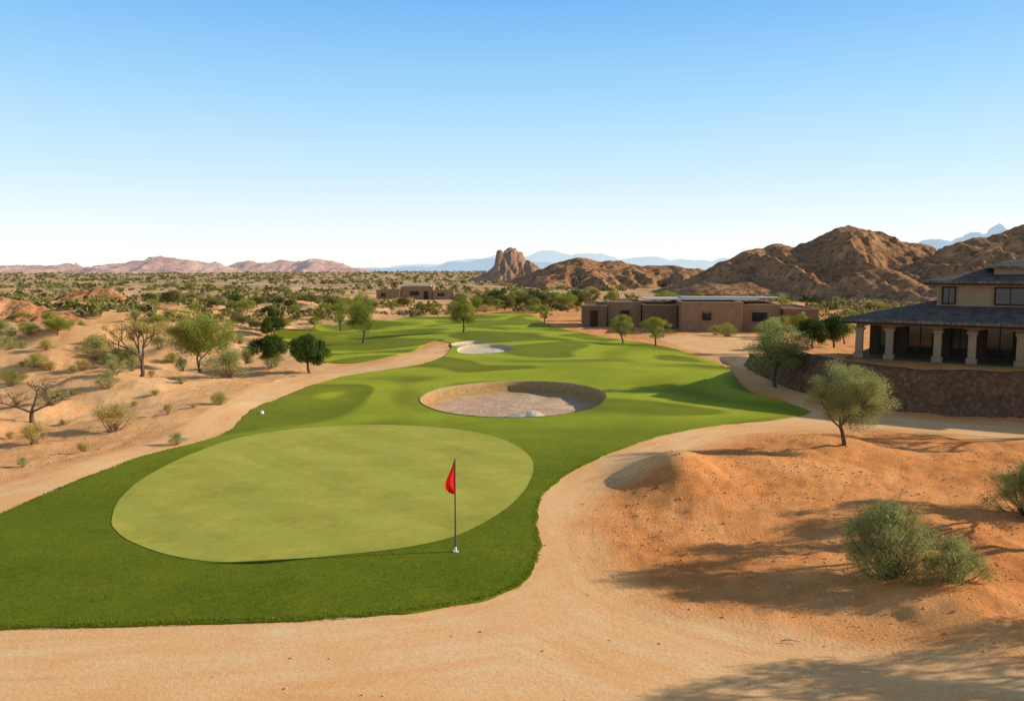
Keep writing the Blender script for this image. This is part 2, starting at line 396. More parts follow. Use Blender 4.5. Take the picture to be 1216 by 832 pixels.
def bunker(name,out,mat,depth):
    n=len(out); c=out.mean(0); V=[];Fc=[];wall=[]
    R=np.linalg.norm(out-c,axis=1)
    prof=[(-0.02,0.06,0.2),(0.05,0.03,0.7),(0.10,-depth*0.35,1),(0.28,-depth*0.78,1),(0.7,-depth*0.95,0.4),(1.3,-depth*1.02,0)]
    rings=[]
    for off,dz,w in prof:
        rings.append((np.array([c+(p-c)*(1-off/r) for p,r in zip(out,R)]),dz,w))
    for fr in (0.85,0.7,0.58,0.45,0.33,0.2,0.1):
        last=rings[5][0]; rings.append((c+(last-c)*fr,-depth*1.02,0))
    for pts,dz,w in rings:
        zb=hb(pts[:,0],pts[:,1])*0.9+hb1(*c)*0.1
        rough=0.2*(fbm(pts[:,0]/0.8,pts[:,1]/0.8,4,9)-0.5)
        for p,zz,rg in zip(pts,zb,rough): V.append((p[0],p[1],zz+dz+(rg if dz<-0.1 else 0))); wall.append(w)
    m=len(rings)
    for i in range(m-1):
        for k in range(n):
            k2=(k+1)%n; Fc.append((i*n+k,i*n+k2,(i+1)*n+k2,(i+1)*n+k))
    Fc.append(tuple((m-1)*n+k for k in range(n)))
    me=pymesh(name,V,Fc,True); attr(me,'wall',wall)
    return obj(name,me,mat,kind='structure')
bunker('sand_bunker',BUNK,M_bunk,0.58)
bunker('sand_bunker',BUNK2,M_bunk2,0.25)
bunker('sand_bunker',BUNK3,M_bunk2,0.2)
gx,gy=G(626,491)
V=[];Fc=[];n=18
for i in range(7):
    r=i/6*0.75
    for k in range(n):
        a=2*math.pi*k/n; rr_=r*(1+0.25*math.sin(2*a+1)+0.1*math.sin(5*a)); X=rr_*1.3*math.cos(a);Y=rr_*0.7*math.sin(a)
        V.append((X,Y,0.36*math.cos(r/0.75*math.pi/2)**1.0+0.05*math.sin(4*X+2*Y)-0.06))
for i in range(6):
    for k in range(n): Fc.append((i*n+k,(i+1)*n+k,(i+1)*n+(k+1)%n,i*n+(k+1)%n))
obj('sand_heap',pymesh('sand_heap',V,Fc,True),M_bunk2,loc=(gx,gy+1.9,hb1(gx,gy)-0.52),label='small heap of pale sand on the bunker floor',cat='sand heap')

# ---------------------------------------------------------------- grass blades
def blades(n,ymax):
    yy=13+ (ymax-13)*RNG.random(n)**1.3; xx=(RNG.random(n)*2-1)*0.72*yy
    s=sdf(xx,yy,FAIR); k=(s>-0.03)&(sdf(xx,yy,GREEN)<0.0)&(sdf(xx,yy,BUNK)<0.05)&(RNG.random(n)<1-ss(22,34,yy))
    return xx[k],yy[k],s[k]
bx,by,bs=blades(440000,35)
nb=len(bx); bz=hb(bx,by)+0.04
h=(0.008+0.013*RNG.random(nb))*(1+1.2*(bs<0.12)); w=0.008+0.0003*by
a=RNG.random(nb)*2*math.pi; lx=(RNG.random(nb)-0.5)*0.06; ly=(RNG.random(nb)-0.5)*0.06
v0=np.stack([bx-w*np.cos(a),by-w*np.sin(a),bz],1); v1=np.stack([bx+w*np.cos(a),by+w*np.sin(a),bz],1); v2=np.stack([bx+lx,by+ly,bz+h],1)
Vb=np.stack([v0,v1,v2],1).reshape(-1,3)
me=fastmesh('grass_blades',Vb,np.arange(nb*3).reshape(-1,3))
tv=np.clip(0.35*RNG.random(nb)+0.75*fbm(bx/1.5,by/1.5,3,8)-0.1,0,1); attr(me,'tint',np.repeat(tv,3))
obj('grass_blades',me,M_blade,kind='stuff')
# ---------------------------------------------------------------- gravel
t_=(1+5**.5)/2
ico=np.array([(-1,t_,0),(1,t_,0),(-1,-t_,0),(1,-t_,0),(0,-1,t_),(0,1,t_),(0,-1,-t_),(0,1,-t_),(t_,0,-1),(t_,0,1),(-t_,0,-1),(-t_,0,1)],float)/1.9
icof=np.array([(0,11,5),(0,5,1),(0,1,7),(0,7,10),(0,10,11),(1,5,9),(5,11,4),(11,10,2),(10,7,6),(7,1,8),(3,9,4),(3,4,2),(3,2,6),(3,6,8),(3,8,9),(4,9,5),(2,4,11),(6,2,10),(8,6,7),(9,8,1)])
def gravel(n):
    yy=np.exp(np.log(11)+(np.log(48)-np.log(11))*RNG.random(n)); xx=(RNG.random(n)*1.5-0.8)*yy*0.95
    s=sdf(xx,yy,FAIR); tr=sdf(xx,yy,TERR); sp_=np.maximum(sdf(xx,yy,PR),sdf(xx,yy,PL)); p=ss(-2.5,0.6,sp_)
    k=(s<-0.1)&(tr<-0.3)&(RNG.random(n)<(1-p)*0.9*np.clip(fbm(xx/1.5,yy/1.5,3,91)*2.6-0.7,0.05,1)+0.012)
    xx=xx[k];yy=yy[k]; m=len(xx); r=0.006+0.028*RNG.random(m)**4+0.0003*yy
    c=np.stack([xx,yy,hb(xx,yy)+r*0.2],1)
    V=ico[None]*(r[:,None]*(0.6+0.8*RNG.random((m,3)))*np.array([1,1,0.7]))[:,None,:]*(0.8+0.4*RNG.random((m,12,1)))+c[:,None,:]
    dz=detail(xx,yy)*ss(0,-1.8,sp_[k])*ss(0.0,-0.9,s[k])*np.where(xx>0,1,0.8)
    V[:,:,2]+=dz[:,None]
    Fc=(icof[None]+12*np.arange(m)[:,None,None]).reshape(-1,3)
    return V.reshape(-1,3),Fc
V,Fc=gravel(34000)
obj('gravel',fastmesh('gravel',V,Fc),m_plain('gravel_stone',(0.70,0.34,0.15),0.4,3,0.95,0.2),kind='stuff')
# ---------------------------------------------------------------- hills
def gridobj(name,X,Y,Z,sink,mat):
    ny,nx=X.shape; Z=Z-sink
    idx=np.arange(nx*ny).reshape(ny,nx); lim=-sink*0.98
    keep=(Z[:-1,:-1]>lim)|(Z[1:,1:]>lim)|(Z[1:,:-1]>lim)|(Z[:-1,1:]>lim)
    Q=np.stack([idx[:-1,:-1],idx[:-1,1:],idx[1:,1:],idx[1:,:-1]],-1)[keep]
    used=np.unique(Q); mp=np.full(nx*ny,-1); mp[used]=np.arange(len(used))
    V=np.stack([X.ravel(),Y.ravel(),Z.ravel()],1)[used]
    return obj(name,fastmesh(name,V,mp[Q],True),mat,kind='structure')
def ridge(name,pts,D,w,mat,res,seed,rs,ra=0.3,back=0.6,ry=None,pw=1.15,sink=1.0,cn=0.0,cliff=0.15,warp=0.5):
    cx=[];cz=[]
    for px,py in pts:
        X_,Z_=W(px,py,D); cx.append(X_); cz.append(Z_+sink)
    cx=np.array(cx); cz=np.array(cz); end=(cx[-1]-cx[0])*0.06
    x0,x1=cx[0]-end,cx[-1]+end; ry=ry or res*1.3
    nx=int((x1-x0)/res)+1; ny=int(w*(1+back)*1.15/ry)+1
    X,Y=np.meshgrid(np.linspace(x0,x1,nx),np.linspace(D-w*1.15,D+w*back*1.1,ny))
    wx=X+rs*warp*(fbm(X/rs,Y/(rs*1.3),4,seed+50)-0.5)
    H=np.interp(wx,np.concatenate([[x0],cx,[x1]]),np.concatenate([[0],cz,[0]]))
    mx=cz.max()
    if cn: H=H*(1+cn*(fbm(X/(rs*0.45),Y/(rs*0.9),4,seed+70)-0.5))
    yc=D+w*0.12*(fbm(X/(rs*2.5),X*0,3,seed+3)-0.5)
    dy=np.where(Y<yc,(yc-Y)/w,(Y-yc)/(w*back))
    sp1=ridged(wx/rs,Y/(rs*3.2),4,seed); sp2=ridged(X/(rs*0.4)+3,Y/(rs*1.0),4,seed+30); fn=fbm(X/(rs*0.12),Y/(rs*0.12),4,seed+5)
    reach=(0.55+0.45*H/mx)*(0.60+0.80*sp1)
    t=np.clip(1-dy/reach,0,1)
    prof=t**pw*(1-cliff)+cliff*ss(0,1,t)
    Z=H*prof
    m=np.clip(Z/(mx*0.25),0,1)*np.clip(0.35+dy*3,0.35,1)
    Z=Z+m*mx*ra*(0.46*(sp1-0.5)+0.34*(sp2-0.5)+0.22*(fn-0.5))
    Z=np.where(t<=0,0,np.maximum(Z,0))
    return gridobj(name,X,Y,Z,sink,mat)
def hill(name,bumps,mat,res,seed,rs,ra,pw=1.0,sink=1.0,margin=2.0):
    x0=min(b[0]-b[3]*margin for b in bumps); x1=max(b[0]+b[3]*margin for b in bumps)
    y0=min(b[1]-b[4]*margin for b in bumps); y1=max(b[1]+b[4]*margin for b in bumps)
    nx=int((x1-x0)/res)+1; ny=int((y1-y0)/res)+1
    X,Y=np.meshgrid(np.linspace(x0,x1,nx),np.linspace(y0,y1,ny))
    wx=X+rs*0.6*(fbm(X/rs,Y/rs,4,seed+50)-0.5); wy=Y+rs*0.6*(fbm(X/rs+9,Y/rs,4,seed+60)-0.5)
    Z=np.zeros_like(X)
    for bx,by,A,sx,sy in bumps:
        q=((wx-bx)/sx)**2+((wy-by)/sy)**2
        g=A*np.clip(1.04*np.exp(-0.95*q**pw)-0.04,0,None)
        kk=max(A,1)*0.15
        Z=np.maximum(Z,g)+np.where((np.abs(Z-g)<kk)&(g>0.01),(kk-np.abs(Z-g))**2/(4*kk)*np.clip(g/kk,0,1),0)
    R=ridged(wx/rs,wy/rs,6,seed); R3=ridged(X/(rs*0.35),Y/(rs*0.35),4,seed+30)
    R2=fbm(X/(rs*0.10),Y/(rs*0.10),4,seed+5)
    mx=max(b[2] for b in bumps)
    amp=np.clip(Z/(mx*0.35),0,1)
    Z=Z+amp*ra*mx*(0.55*(R-0.5)+0.30*(R3-0.5)+0.22*(R2-0.5))
    return gridobj(name,X,Y,Z,sink,mat)
def B(px,py,D,wpx,sy,hs=1.0):
    X,Z=W(px,py,D); return (X,D,(Z+1.0)*hs,wpx*D/954,sy)
R_brown=m_rock('desert_rock',[(0.36,(0.20,0.08,0.03)),(0.5,(0.45,0.205,0.08)),(0.64,(0.74,0.385,0.165))],0.12,0.02,scrub=0.85,scrubc=(0.11,0.08,0.035),dots=0.55,bd=1.0)
R_red=m_rock('red_rock',[(0.36,(0.30,0.11,0.045)),(0.5,(0.60,0.25,0.10)),(0.64,(0.88,0.43,0.20))],0.15,0.0,scrub=0.6,dots=0.7,bd=0.8)
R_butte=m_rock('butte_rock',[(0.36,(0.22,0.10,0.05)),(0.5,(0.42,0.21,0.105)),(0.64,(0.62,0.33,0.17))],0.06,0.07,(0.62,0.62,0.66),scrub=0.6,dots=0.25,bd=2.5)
R_mesa=m_rock('hazed_mesa_rock',[(0.36,(0.46,0.20,0.12)),(0.5,(0.72,0.36,0.21)),(0.64,(0.92,0.55,0.36))],0.012,0.28,(0.62,0.60,0.70),scrub=0.4,dots=0.02,bd=10)  # pale glow blended in as painted distance haze
R_haze=m_rock('haze_pale_rock',[(0.36,(0.28,0.33,0.42)),(0.64,(0.42,0.46,0.55))],0.003,0.88,(0.68,0.81,0.90),scrub=0,bd=20)  # bluish tones and glow stand for haze, not for the rock's own colour
R_haze2=m_rock('haze_blue_rock',[(0.36,(0.28,0.33,0.42)),(0.64,(0.42,0.46,0.55))],0.003,0.78,(0.53,0.69,0.83),scrub=0,bd=20)  # bluer haze painted in by tint and glow, for the nearer ranges
ridge('hill',[(770,346),(800,340),(825,329),(850,312),(878,299),(900,291),(920,288),(945,293),(968,284),(992,271),(1012,266),(1035,271),(1055,279),(1082,286),(1105,291),(1125,305),(1150,322),(1180,345)],235,85,R_brown,0.55,3,20,0.48,cn=0.10,warp=0.3)
ridge('hill',[(925,368),(950,358),(978,344),(1005,328),(1035,317),(1062,322),(1088,338),(1120,356),(1150,370)],165,34,R_brown,0.4,131,10,0.45,cn=0.1)
ridge('hill',[(790,354),(812,344),(838,334),(862,338),(890,333),(920,343),(950,356)],200,40,R_brown,0.5,141,12,0.45,cn=0.1)
ridge('hill',[(1040,345),(1062,330),(1090,312),(1118,299),(1148,284),(1172,277),(1195,271),(1220,266),(1260,262),(1310,262),(1370,270),(1430,285),(1500,310)],195,62,R_brown,0.55,13,17,0.48,cn=0.1,warp=0.3)
ridge('hill',[(585,338),(605,333),(628,325),(650,314),(670,308),(692,306),(716,310),(738,309),(760,315),(790,315),(815,318),(838,320),(855,326),(880,338)],330,80,R_brown,0.7,23,20,0.48,cn=0.1)
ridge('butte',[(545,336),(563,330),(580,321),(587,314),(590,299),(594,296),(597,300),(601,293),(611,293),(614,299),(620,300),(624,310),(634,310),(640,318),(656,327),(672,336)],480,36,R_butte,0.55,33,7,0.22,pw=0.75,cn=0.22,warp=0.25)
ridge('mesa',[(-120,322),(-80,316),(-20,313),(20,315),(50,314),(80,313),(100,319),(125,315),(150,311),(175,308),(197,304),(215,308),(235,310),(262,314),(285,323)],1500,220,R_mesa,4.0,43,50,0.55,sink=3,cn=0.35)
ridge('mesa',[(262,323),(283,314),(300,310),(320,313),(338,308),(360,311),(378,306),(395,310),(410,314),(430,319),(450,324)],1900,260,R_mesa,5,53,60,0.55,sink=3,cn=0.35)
hill('mountain',[B(440,318,4500,50,500),B(505,313,4500,50,500),B(560,307,4600,50,500),B(600,304,4700,40,500),B(650,298,4700,46,500),B(700,301,4700,46,500),B(760,305,4600,40,500),B(810,308,4500,40,500),B(860,306,4500,40,500),B(905,312,4500,30,400)],R_haze,28,63,400,0.35)
hill('mountain',[B(500,316,3200,40,300),B(545,310,3200,36,300),B(580,307,3300,32,300),B(640,312,3300,50,300),B(460,319,3200,40,300)],R_haze2,22,73,300,0.35)
hill('mountain',[B(1183,267,3000,26,300),B(1150,277,3000,32,300),B(1110,286,3000,32,300),B(1230,270,3000,40,300)],R_haze2,20,83,260,0.28)
ridge('rocky_hill',[(50,362),(70,353),(88,346),(105,341),(120,342),(135,347),(150,353),(180,362)],150,14,R_red,0.3,93,5,0.4,sink=0.8,cn=0.3)
ridge('rocky_hill',[(-80,366),(-30,354),(0,352),(18,357),(40,360),(60,366),(85,372),(120,386)],98,13,R_red,0.22,103,4,0.4,sink=0.8,cn=0.3)
ridge('rocky_hill',[(140,376),(165,365),(185,359),(210,361),(235,367),(265,378)],124,11,R_red,0.25,113,4,0.4,sink=0.8,cn=0.3)
ridge('rocky_hill',[(285,364),(308,356),(332,352),(350,356),(375,363)],165,12,R_red,0.3,123,4,0.4,sink=0.8,cn=0.3)
ridge('rocky_hill',[(40,412),(62,400),(85,391),(105,387),(130,391),(150,400),(175,412)],76,9,R_red,0.18,143,2.6,0.4,sink=0.5,cn=0.3)
# ---------------------------------------------------------------- plants
def leafcloud(C,R,n,size,asp,rng,ctint,zs=0.8,shell=0.45):
    p=R**2/ (R**2).sum(); ci=rng.choice(len(C),n,p=p)
    d=rng.normal(size=(n,3)); d/=np.linalg.norm(d,axis=1)[:,None]
    r=R[ci]*(rng.random(n)**shell)*(0.75+0.5*rng.random(n))
    P=C[ci]+d*r[:,None]*np.array([1,1,zs])
    a=rng.normal(size=(n,3)); a/=np.linalg.norm(a,axis=1)[:,None]
    b=np.cross(a,rng.normal(size=(n,3))); b/=np.linalg.norm(b,axis=1)[:,None]
    L=size*(0.6+0.8*rng.random(n))[:,None]
    V=np.stack([P-a*L,P+b*L*asp,P+a*L,P-b*L*asp],1).reshape(-1,3)
    Fq=np.arange(4*n).reshape(-1,4)
    t=np.clip(0.55*ctint[ci]+0.45*rng.random(n),0,1)
    return V,Fq,np.repeat(t,4)
def curve(p,q,rng,wob=0.1,n=5,lift=0.0):
    p=np.array(p,float);q=np.array(q,float); L=np.linalg.norm(q-p); out=[]
    o=rng.normal(size=3)*wob*L
    for i in range(n):
        t=i/(n-1); out.append(p+(q-p)*t+o*math.sin(math.pi*t)*0.5+np.array([0,0,lift*L*math.sin(math.pi*t)])+ (rng.normal(size=3)*wob*L*0.15 if 0<i<n-1 else 0))
    return out
def make_tree(seed,H=3.4,CW=3.2,fork=0.32,ncl=34,n=9000,leaf=0.05,asp=0.3,r0=0.11,clr=0.26,multi=1,cz=0.62,ch=0.40):
    rng=np.random.default_rng(seed); mb=MB(); R=CW/2
    C=[];
    while len(C)<ncl:
        d=rng.normal(size=3); d/=np.linalg.norm(d); rr=(0.35+0.6*rng.random())
        c=np.array([d[0]*R*rr,d[1]*R*rr,H*cz+d[2]*H*ch*rr])
        if c[2]<H*0.28: continue
        c[:2]*= (1-0.25*max(0,(c[2]/H-0.7)/0.3)); C.append(c)
    C=np.array(C); Rr=R*clr*(0.6+0.8*rng.random(ncl))
    limbs=[]
    for m in range(multi):
        ang=2*math.pi*m/multi+rng.random(); base=np.array([math.cos(ang),math.sin(ang),0])*(0.09 if multi>1 else 0)
        top=np.array([math.cos(ang)*0.16*(multi>1)*H+rng.normal()*0.06*H,math.sin(ang)*0.16*(multi>1)*H+rng.normal()*0.05*H,H*fork*(0.85+0.3*rng.random())])
        tr=curve(base-np.array([0,0,0.15]),top,rng,0.10,7); r=r0*(1 if multi==1 else 0.62)
        mb.tube(tr,r*1.25,r*0.75,8)
        nl=5 if multi==1 else 3
        for k in range(nl):
            a=ang+2*math.pi*k/nl+rng.normal()*0.3
            e=top+np.array([math.cos(a)*R*0.5,math.sin(a)*R*0.5,H*(0.22+0.2*rng.random())])
            l=curve(top-np.array([0,0,0.05]),e,rng,0.12,6,0.05); mb.tube(l,r*0.55,r*0.22,6); limbs.append((l,r*0.35))
    for c in C:
        best=min(limbs,key=lambda L:min(np.linalg.norm(p-c) for p in L[0][2:]))
        p=min(best[0][2:],key=lambda p:np.linalg.norm(p-c))
        l=curve(p,c,rng,0.12,5,0.06); mb.tube(l,best[1]*0.6,0.007,4)
        for q in range(3):
            e=c+rng.normal(size=3)*R*clr*0.55; mb.tube(curve(l[3],e,rng,0.1,3),0.008,0.004,3)
    trunk=mb.me('trunk_mesh',True); trunk.materials.append(M_bark)
    ct=rng.random(ncl)*0.7+0.3*(C[:,2]-C[:,2].min())/(np.ptp(C[:,2])+1e-6)
    V,Fq,t=leafcloud(C,Rr,n,leaf,asp,rng,ct)
    cr=fastmesh('crown_mesh',V,Fq); attr(cr,'tint',t)
    return trunk,cr,H
def make_bare(seed,H=2.6,spread=1.5,nleaf=700):
    rng=np.random.default_rng(seed); mb=MB(); tips=[]
    def br(p,d,L,r,dep):
        q=p+d*L; mb.tube(curve(p,q,rng,0.14,4),r,r*0.62,5 if dep>2 else 3)
        if dep==0: tips.append(q); return
        for k in range(3 if dep>1 else 2+int(rng.random()<0.6)):
            nd=d+rng.normal(size=3)*0.55*np.array([spread,spread,0.6]); nd[2]=max(nd[2],-0.05)+0.12; nd/=np.linalg.norm(nd)
            br(q,nd,L*(0.62+0.2*rng.random()),r*0.6,dep-1)
    br(np.array([0,0,-0.1]),np.array([0.12,0,1.0]),H*0.26,0.085,5)
    tr=mb.me('bare_branches',True); tr.materials.append(M_bark)
    C=np.array(tips); V,Fq,t=leafcloud(C,np.full(len(C),0.13),nleaf,0.022,0.4,rng,rng.random(len(C)))
    cr=fastmesh('sparse_leaves',V,Fq); attr(cr,'tint',t)
    hh=max(v[2] for v in mb.v); return tr,cr,hh
def make_shrub(seed,H=1.2,CW=1.8,ncl=46,n=9000,leaf=0.035,asp=0.16,mat=None,single=False,clr=0.22):
    rng=np.random.default_rng(seed); mb=MB(); R=CW/2; C=[]
    for i in range(ncl):
        a=rng.random()*2*math.pi; e=rng.random()**0.7*math.pi*0.5; rr=0.45+0.55*rng.random()
        C.append([math.cos(a)*math.cos(e)*R*rr,math.sin(a)*math.cos(e)*R*rr,H*(0.18+0.74*math.sin(e)*rr)])
    C=np.array(C); Rr=R*clr*(0.6+0.8*rng.random(ncl))
    for c in C:
        b=np.array([c[0]*0.08,c[1]*0.08,-0.05]); mb.tube(curve(b,c*np.array([1,1,1.02]),rng,0.12,5),0.014,0.004,4)
        for q in range(4):
            e=c+rng.normal(size=3)*R*0.12+np.array([0,0,R*0.08]); mb.tube([c,e],0.005,0.002,3)
    ct=rng.random(ncl)*0.65+0.35*C[:,2]/H
    V,Fq,t=leafcloud(C,Rr,n,leaf,asp,rng,ct,0.95,0.5)
    if single:
        nv=len(mb.v); vs=[tuple(v) for v in mb.v]+[tuple(v) for v in V]; fs=list(mb.f)+[tuple(f+nv) for f in Fq]
        me=pymesh('shrub_mesh',vs,fs); me.materials.append(M_drybark); me.materials.append(mat)
        mi=np.zeros(len(fs),np.int32); mi[len(mb.f):]=1; me.polygons.foreach_set('material_index',mi)
        attr(me,'tint',np.concatenate([np.full(nv,0.5),t])); return me,H
    tr=mb.me('stem_mesh',True); tr.materials.append(M_bark)
    cr=fastmesh('foliage_mesh',V,Fq); attr(cr,'tint',t); return tr,cr,H
def withmat(me,mat):
    m=me.copy(); m.materials.clear(); m.materials.append(mat); return m
CACHE={}
def place(name,proto,mat_crown,base,hpx,wscale,label,cat,group=None,parts=('trunk','crown'),rot=None,Habs=None,zoff=-0.05):
    tr,cr,H=proto
    X,Y=G(*base) if Habs is None else base
    hm=(hpx*Y/954) if Habs is None else Habs
    s=hm/H
    e=bpy.data.objects.new(name,None); link(e); e.empty_display_size=0.3
    e.location=(X,Y,hb1(X,Y)+zoff); e.scale=(s*wscale,s*wscale,s); e.rotation_euler=(0,0,random.random()*6.28 if rot is None else rot)
    e['label']=label; e['category']=cat
    if group: e['group']=group
    obj(parts[0],tr,parent=e); key=(cr.name,mat_crown.name)
    if key not in CACHE: CACHE[key]=withmat(cr,mat_crown)
    obj(parts[1],CACHE[key],parent=e); return e
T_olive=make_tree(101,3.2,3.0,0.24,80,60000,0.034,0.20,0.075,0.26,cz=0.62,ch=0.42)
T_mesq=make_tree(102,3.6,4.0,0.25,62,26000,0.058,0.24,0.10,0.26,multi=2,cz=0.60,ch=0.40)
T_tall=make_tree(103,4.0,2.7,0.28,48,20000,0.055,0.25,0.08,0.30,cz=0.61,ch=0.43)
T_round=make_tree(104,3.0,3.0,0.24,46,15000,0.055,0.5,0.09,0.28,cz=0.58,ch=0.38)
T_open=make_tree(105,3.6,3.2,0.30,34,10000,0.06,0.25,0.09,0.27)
T_bare=make_bare(106,2.6,1.5,500); T_bare2=make_bare(107,2.6,1.0,5500)
T_shade=make_bare(108,2.6,1.1,8000)
S_big=make_shrub(110,1.3,2.0,100,36000,0.032,0.11,clr=0.21)
S_big2=make_shrub(111,1.0,1.6,66,20000,0.032,0.11,clr=0.23)
mesq='mesquite trees on the desert sand'
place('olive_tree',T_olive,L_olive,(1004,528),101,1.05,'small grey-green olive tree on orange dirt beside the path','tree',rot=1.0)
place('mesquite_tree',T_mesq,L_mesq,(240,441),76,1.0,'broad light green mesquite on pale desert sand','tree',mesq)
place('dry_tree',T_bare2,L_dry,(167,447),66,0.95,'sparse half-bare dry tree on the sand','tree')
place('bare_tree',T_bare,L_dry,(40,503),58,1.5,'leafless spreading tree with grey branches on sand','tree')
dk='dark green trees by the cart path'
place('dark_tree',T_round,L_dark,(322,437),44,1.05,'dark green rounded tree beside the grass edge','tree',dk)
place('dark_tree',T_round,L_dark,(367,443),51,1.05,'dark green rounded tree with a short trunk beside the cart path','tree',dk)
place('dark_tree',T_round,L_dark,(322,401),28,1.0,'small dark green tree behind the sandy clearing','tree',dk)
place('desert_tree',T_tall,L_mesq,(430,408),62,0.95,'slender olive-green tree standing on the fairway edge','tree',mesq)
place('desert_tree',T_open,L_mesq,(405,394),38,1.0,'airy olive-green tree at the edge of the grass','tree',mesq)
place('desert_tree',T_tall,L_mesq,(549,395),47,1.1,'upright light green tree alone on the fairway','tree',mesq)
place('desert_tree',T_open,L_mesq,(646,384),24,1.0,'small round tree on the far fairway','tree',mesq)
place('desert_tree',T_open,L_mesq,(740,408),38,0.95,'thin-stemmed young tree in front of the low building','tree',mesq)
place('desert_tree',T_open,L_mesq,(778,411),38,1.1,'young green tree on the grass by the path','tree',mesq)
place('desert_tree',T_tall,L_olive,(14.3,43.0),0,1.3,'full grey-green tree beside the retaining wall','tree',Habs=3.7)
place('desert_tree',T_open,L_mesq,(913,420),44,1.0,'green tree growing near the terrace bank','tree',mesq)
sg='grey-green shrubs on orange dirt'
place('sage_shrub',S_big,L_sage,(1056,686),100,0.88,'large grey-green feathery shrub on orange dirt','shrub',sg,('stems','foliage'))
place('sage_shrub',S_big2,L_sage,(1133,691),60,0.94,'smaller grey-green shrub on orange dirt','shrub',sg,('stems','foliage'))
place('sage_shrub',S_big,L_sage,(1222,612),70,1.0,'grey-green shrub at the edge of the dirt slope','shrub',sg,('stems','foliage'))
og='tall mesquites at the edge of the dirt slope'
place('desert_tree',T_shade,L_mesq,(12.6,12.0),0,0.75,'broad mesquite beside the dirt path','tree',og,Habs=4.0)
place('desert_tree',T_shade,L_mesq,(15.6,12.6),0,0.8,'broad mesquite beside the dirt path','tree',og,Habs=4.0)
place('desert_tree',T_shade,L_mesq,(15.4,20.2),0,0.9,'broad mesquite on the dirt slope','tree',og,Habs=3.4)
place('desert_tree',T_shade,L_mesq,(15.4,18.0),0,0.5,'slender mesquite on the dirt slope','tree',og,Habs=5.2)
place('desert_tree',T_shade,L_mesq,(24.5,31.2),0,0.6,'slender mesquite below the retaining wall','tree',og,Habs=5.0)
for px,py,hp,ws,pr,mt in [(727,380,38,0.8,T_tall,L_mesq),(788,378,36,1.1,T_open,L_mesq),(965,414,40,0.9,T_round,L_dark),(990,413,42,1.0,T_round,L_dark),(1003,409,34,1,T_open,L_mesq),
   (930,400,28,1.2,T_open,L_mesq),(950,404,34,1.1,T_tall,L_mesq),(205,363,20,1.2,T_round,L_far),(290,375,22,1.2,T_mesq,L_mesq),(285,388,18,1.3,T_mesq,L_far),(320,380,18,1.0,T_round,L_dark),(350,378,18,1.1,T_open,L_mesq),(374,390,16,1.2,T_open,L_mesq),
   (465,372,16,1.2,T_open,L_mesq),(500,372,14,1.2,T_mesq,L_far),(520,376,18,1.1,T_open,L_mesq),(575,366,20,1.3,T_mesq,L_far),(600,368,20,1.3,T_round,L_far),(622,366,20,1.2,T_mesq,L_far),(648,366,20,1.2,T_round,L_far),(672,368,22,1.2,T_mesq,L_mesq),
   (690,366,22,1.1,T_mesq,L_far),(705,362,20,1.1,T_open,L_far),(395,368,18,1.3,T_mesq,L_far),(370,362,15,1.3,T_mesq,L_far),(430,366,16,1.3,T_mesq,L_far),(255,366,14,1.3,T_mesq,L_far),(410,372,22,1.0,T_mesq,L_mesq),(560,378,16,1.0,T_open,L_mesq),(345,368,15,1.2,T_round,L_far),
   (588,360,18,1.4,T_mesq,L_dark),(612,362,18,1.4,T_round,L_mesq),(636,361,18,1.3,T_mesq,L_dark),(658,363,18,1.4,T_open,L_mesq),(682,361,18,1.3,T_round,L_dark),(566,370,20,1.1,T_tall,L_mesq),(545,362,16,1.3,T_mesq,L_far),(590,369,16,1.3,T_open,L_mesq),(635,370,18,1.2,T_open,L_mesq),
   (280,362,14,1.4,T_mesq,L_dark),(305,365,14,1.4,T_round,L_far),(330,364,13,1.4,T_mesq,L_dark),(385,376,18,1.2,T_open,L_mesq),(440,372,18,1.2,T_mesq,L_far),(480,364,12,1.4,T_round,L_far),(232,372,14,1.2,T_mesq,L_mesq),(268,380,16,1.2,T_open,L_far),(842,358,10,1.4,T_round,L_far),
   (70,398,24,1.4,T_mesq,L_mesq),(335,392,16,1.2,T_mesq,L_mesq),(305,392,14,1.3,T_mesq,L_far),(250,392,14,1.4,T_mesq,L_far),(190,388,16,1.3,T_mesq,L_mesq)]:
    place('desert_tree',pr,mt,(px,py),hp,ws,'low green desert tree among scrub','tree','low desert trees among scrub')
SH=[make_shrub(200+i,0.8,1.15,22,1500,0.04,0.22,m,True,clr=0.3)[0] for i,m in enumerate([L_sage,L_mesq,L_dry,L_sage])]
SHn=[make_shrub(220+i,0.8,1.2,34,7000,0.026,0.16,m,True,clr=0.28)[0] for i,m in enumerate([L_sage,L_mesq,L_dry])]
LB=['grey-green low desert shrub on sand','green low desert shrub on sand','dry straw-coloured desert shrub on sand','grey-green low desert shrub on sand']
def shrub(X,Y,h,w,k,near=False):
    me=(SHn if near else SH)[k]
    o=obj('desert_shrub',me,loc=(X,Y,hb1(X,Y)-0.03),label=LB[k],cat='shrub',group='low desert shrubs dotted over the sand')
    s=h/0.8; o.scale=(s*w,s*w,s); o.rotation_euler=(0,0,random.random()*6.28)
